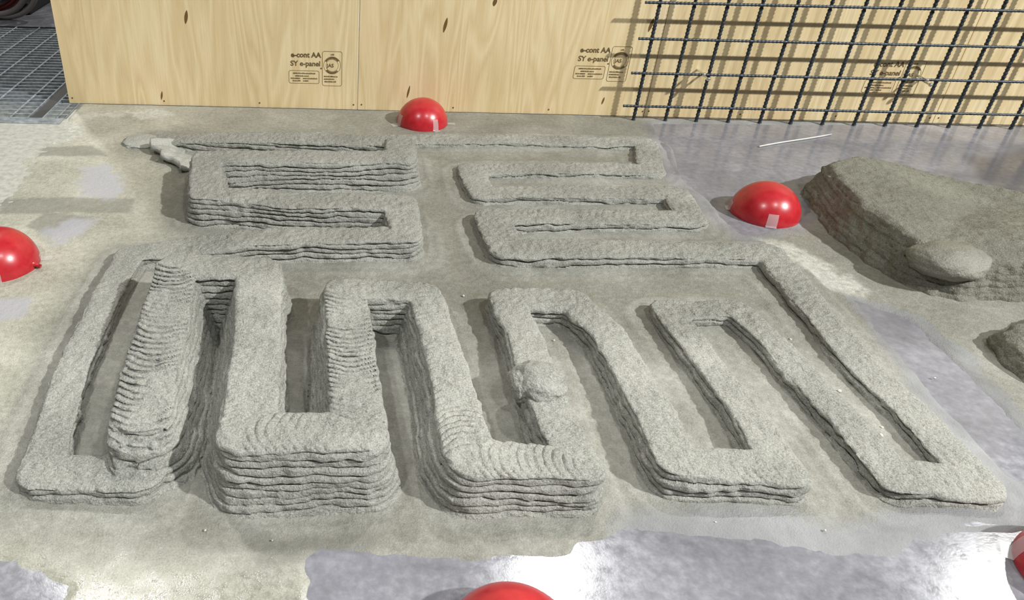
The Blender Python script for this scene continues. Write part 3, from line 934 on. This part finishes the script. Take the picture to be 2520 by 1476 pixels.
plabels = ['pale plywood panel at the left end, free left edge beside the grating',
           'pale plywood panel in the middle, partly behind the steel mesh',
           'pale plywood panel fully covered by the steel mesh', 'pale plywood panel at far right behind the steel mesh']
for i in range(4):
    x0, x1 = PANX[i] + 0.0008, PANX[i + 1] - 0.0008
    base = ((x0 + x1) / 2, WALL_Y + 0.006, 0.0)
    pr = empty('plywood_panel', base)
    tag(pr, plabels[i], 'plywood panel', 'plywood panels')
    bm = bmesh.new(); add_box(bm, (x0 - base[0], -0.006, 0.001), (x1 - base[0], 0.006, 1.82), 0.0008)
    link('board', bm_mesh('board', bm), plywood(i + 1), pr)
    if i in stamps:
        q = PW(*stamps[i], WALL_Y); stamp_parts(pr, q[0], q[2], base)
    for (kx, kz, rx, rz) in knots:
        q = PW(kx, kz, WALL_Y)
        if x0 < q[0] < x1:
            bm = bmesh.new(); n = 20
            c = bm.verts.new((0, 0, 0)); vs = []
            for k in range(n):
                a = 2 * math.pi * k / n; pw_ = abs(math.cos(a)) ** 1.6 * math.copysign(1, math.cos(a))
                vs.append(bm.verts.new((rx * pw_ + rz * 0.18 * math.sin(a), 0, rz * math.sin(a))))
            for k in range(n): bm.faces.new((c, vs[k], vs[(k + 1) % n]))
            o = link('knot', bm_mesh('knot', bm), M_knot, pr, Vector((q[0], WALL_Y - 0.0003, q[2])) - Vector(base))
            o['label'] = 'dark brown knot'
    for (sx, sz) in ((0.012, 0.018), (0.30, 0.015), (0.6, 0.016), (0.895, 0.017)):
        bm = bmesh.new(); bmesh.ops.create_cone(bm, cap_ends=True, segments=10, radius1=0.0028, radius2=0.0022, depth=0.0012)
        link('screw_head', bm_mesh('screw_head', bm), M_knot, pr, (x0 + sx - base[0], -0.0064, sz), (math.pi / 2, 0, 0))

# ------------------------------------------------------------------ welded rebar mesh leaning on the panels
MY = 2.296
mr = empty('rebar_mesh', (0.863, MY, 0.0))
tag(mr, 'dark steel rebar mesh standing against the plywood on the right', 'rebar mesh')
# ribbed vertical bar: shared mesh
zz = np.arange(0.0, 1.15, 0.0022)
per = 0.0105
rad = np.where(np.mod(zz, per) < per * 0.42, 0.0060, 0.0047)
me = tube_mesh('vertical_bar', np.stack([0 * zz, 0 * zz, zz], 1), rad, 9)
me.materials.append(M_rebar)
NV = 17
for k in range(NV):
    o = bpy.data.objects.new('vertical_bar', me); COL.objects.link(o); o.parent = mr
    o.location = (k * 0.0978 + 0.001 * math.sin(k * 2.1), 0, 0.001)
    o.rotation_euler = (math.radians(-0.2), math.radians(0.15 * math.sin(k * 1.7)), 0)
xx = np.arange(-0.044, 1.64, 0.0028)
rad = np.where(np.mod(xx, 0.0112) < 0.0046, 0.0043, 0.0036)
meh = tube_mesh('horizontal_bar', np.stack([xx, 0 * xx, 0 * xx], 1), rad, 8)
meh.materials.append(M_rebar)
for k in range(11):
    o = bpy.data.objects.new('horizontal_bar', meh); COL.objects.link(o); o.parent = mr
    o.location = (0.003 * math.sin(k * 1.3), -0.0095, 0.0493 + 0.1005 * k)

# bright screws with washers that hold the mesh
for (px, py), lab in (((1733, 184), 'bright screw pair clamping the mesh near its left side'), ((2282, 198), 'bright screw pair clamping the mesh over the third stamp')):
    q = PW(px, py, 2.28)
    rt = empty('mesh_fixing', (q[0], 2.30, q[2])); tag(rt, lab, 'screw', 'screws holding the mesh')
    for dx, dz in ((0.0, 0.0), (0.017, -0.013)):
        bm = bmesh.new(); bmesh.ops.create_cone(bm, cap_ends=True, segments=14, radius1=0.0035, radius2=0.0035, depth=0.05)
        sk = link('shank', bm_mesh('shank', bm, False), M_screw, rt, (dx, 0.010, dz), (math.pi / 2, 0, 0))
        bm = bmesh.new(); bmesh.ops.create_uvsphere(bm, u_segments=16, v_segments=8, radius=0.0062)
        me2 = bm_mesh('screw_head', bm, True)
        link('screw_head', me2, M_screw, sk, (0, 0, 0.028))

# ------------------------------------------------------------------ steel grating over the trench
def grating(x0, x1, label):
    rt = empty('floor_grating', ((x0 + x1) / 2, (GY0 + GY1) / 2, 0.0)); tag(rt, label, 'grating', 'steel floor gratings')
    bx_, by_ = rt.location.x, rt.location.y
    bm = bmesh.new(); add_box(bm, (x0 - bx_, -0.0022, -0.032), (x1 - bx_, 0.0022, 0.0), 0.0006); meb = bm_mesh('bearing_bar', bm); meb.materials.append(M_zinc)
    n = int((GY1 - GY0 - 0.012) / 0.0335)
    for k in range(n + 1):
        o = bpy.data.objects.new('bearing_bar', meb); COL.objects.link(o); o.parent = rt
        o.location = (0, GY0 + 0.006 + k * 0.0335 - by_, 0)
    ytw = np.arange(GY0 + 0.004, GY1 - 0.004, 0.005)
    V = []; F = []
    for i, yy in enumerate(ytw):
        a = (yy - GY0) / 0.0335 * math.pi
        for j in range(4):
            b = a + j * math.pi / 2; V.append((0.0042 * math.cos(b), yy - by_, 0.0042 * math.sin(b) - 0.0025))
    for i in range(len(ytw) - 1):
        for j in range(4): F.append((i * 4 + j, i * 4 + (j + 1) % 4, i * 4 + 4 + (j + 1) % 4, i * 4 + 4 + j))
    mer = mesh_np('cross_rod', np.array(V), np.array(F), False); mer.materials.append(M_zinc)
    xr = x1 - 0.055 if x1 < -0.95 else x1 - 0.028
    while xr > x0 + 0.01:
        o = bpy.data.objects.new('cross_rod', mer); COL.objects.link(o); o.parent = rt
        o.location = (xr - bx_, 0, 0); o.rotation_euler = (0, 0, 0.055 if False else 0); xr -= 0.096
    for xe in (x0, x1):
        bm = bmesh.new(); add_box(bm, (xe - bx_ - 0.0022, GY0 + 0.002 - by_, -0.033), (xe - bx_ + 0.0022, GY1 - 0.002 - by_, 0.001), 0.0006)
        link('edge_bar', bm_mesh('edge_bar', bm), M_zinc, rt)
    return rt


grating(-1.98, -0.985, 'wide galvanised steel floor grating panel left of plywood')
grating(-0.940, -0.872, 'narrow galvanised steel grating strip against the plywood corner')
bm = bmesh.new(); add_box(bm, (-0.9815, GY0 + 0.003, -0.06), (-0.9435, GY1 - 0.003, -0.004), 0.001)
tag(link('support_beam', bm_mesh('support_beam', bm), M_gapplate), 'dark steel beam in the gap between the two gratings', 'beam')

# ------------------------------------------------------------------ hose coil in the far left corner
def arc(c, r, a0, a1, tilt, n=40, rz=0.0):
    out = []
    for k in range(n):
        a = math.radians(a0 + (a1 - a0) * k / (n - 1))
        v_ = Vector((r * math.cos(a), 0, r * math.sin(a)))
        v_ = Matrix.Rotation(rz, 3, 'Z') @ (Matrix.Rotation(tilt, 3, 'X') @ v_)
        out.append((c[0] + v_.x, c[1] + v_.y, c[2] + v_.z))
    return out


hr = empty('hose_coil', (-1.55, 3.45, 0.0)); tag(hr, 'dark machine wound with grey and dark red hoses behind the grating', 'hose reel')
bm = bmesh.new(); bmesh.ops.create_cone(bm, cap_ends=True, segments=48, radius1=0.34, radius2=0.34, depth=0.30)
link('drum', bm_mesh('drum', bm), M_dark, hr, (-0.16, 0.22, 0.36), (math.pi / 2, 0, 0))
bm = bmesh.new(); add_box(bm, (-0.75, 0.02, 0.0), (0.11, 0.5, 0.05), 0.008)
link('base', bm_mesh('base', bm), M_dark, hr)
for (cx_, cy_, cz_, r, tl, mt) in ((0.045, -0.10, 0.178, 0.165, 0.15, M_hose), (0.0, -0.13, 0.192, 0.178, 0.30, M_hose), (-0.02, -0.07, 0.205, 0.190, 0.05, M_hose_red),
                                   (-0.05, -0.06, 0.235, 0.205, 0.12, M_hose_red), (-0.09, -0.10, 0.245, 0.200, 0.22, M_hose)):
    link('hose', tube_mesh('hose', arc((cx_, cy_, cz_), r, 140, 400, tl, 52), 0.0125, 12), mt, hr)

# ------------------------------------------------------------------ small things on the floor
a_, b_ = P(1868, 361, 0.002), P(2045, 331, 0.002)
o = link('plastic_strip', tube_mesh('plastic_strip', [a_ + (b_ - a_) * k / 6 + np.array([0, 0.002 * math.sin(k), 0.001]) for k in range(7)], 0.0022, 6), M_pale)
tag(o, 'thin pale plastic strip lying on floor in front of mesh', 'strip')
crumbs = [(2065, 962, 9), (2168, 1072, 10), (2170, 1052, 7), (2030, 1305, 6), (1140, 728, 7), (1363, 838, 6), (670, 1330, 5), (860, 1240, 6), (1165, 1265, 6), (960, 1190, 7), (386, 395, 5), (1945, 835, 6), (2300, 930, 5), (505, 1305, 7), (1760, 1285, 5), (1400, 1010, 6)]
mes = [lump_mesh('mortar_crumb', 1, 0.8, 0.6, 0.2, sub=2, seed=s) for s in range(3)]
M_crumb = plain('crumb_pale', srgb(184, 184, 174), 0.85)
for mm_ in mes: mm_.materials.append(M_crumb)
for i, (px, py, wd) in enumerate(crumbs):
    q = P(px, py, 0.004); sc_ = wd / FPX * np.linalg.norm(q - CAM) * 0.55
    o = bpy.data.objects.new('mortar_crumb', mes[i % 3]); COL.objects.link(o)
    o.location = (q[0], q[1], 0.0045); o.scale = (sc_,) * 3; o.rotation_euler = (0, 0, i * 1.3)
    tag(o, 'small pale mortar crumb lying loose on the floor film', 'crumb', 'loose mortar crumbs')

for o_ in [q_ for q_ in bpy.data.objects if q_.name.startswith('lettering_tmp')]:
    bpy.data.objects.remove(o_)
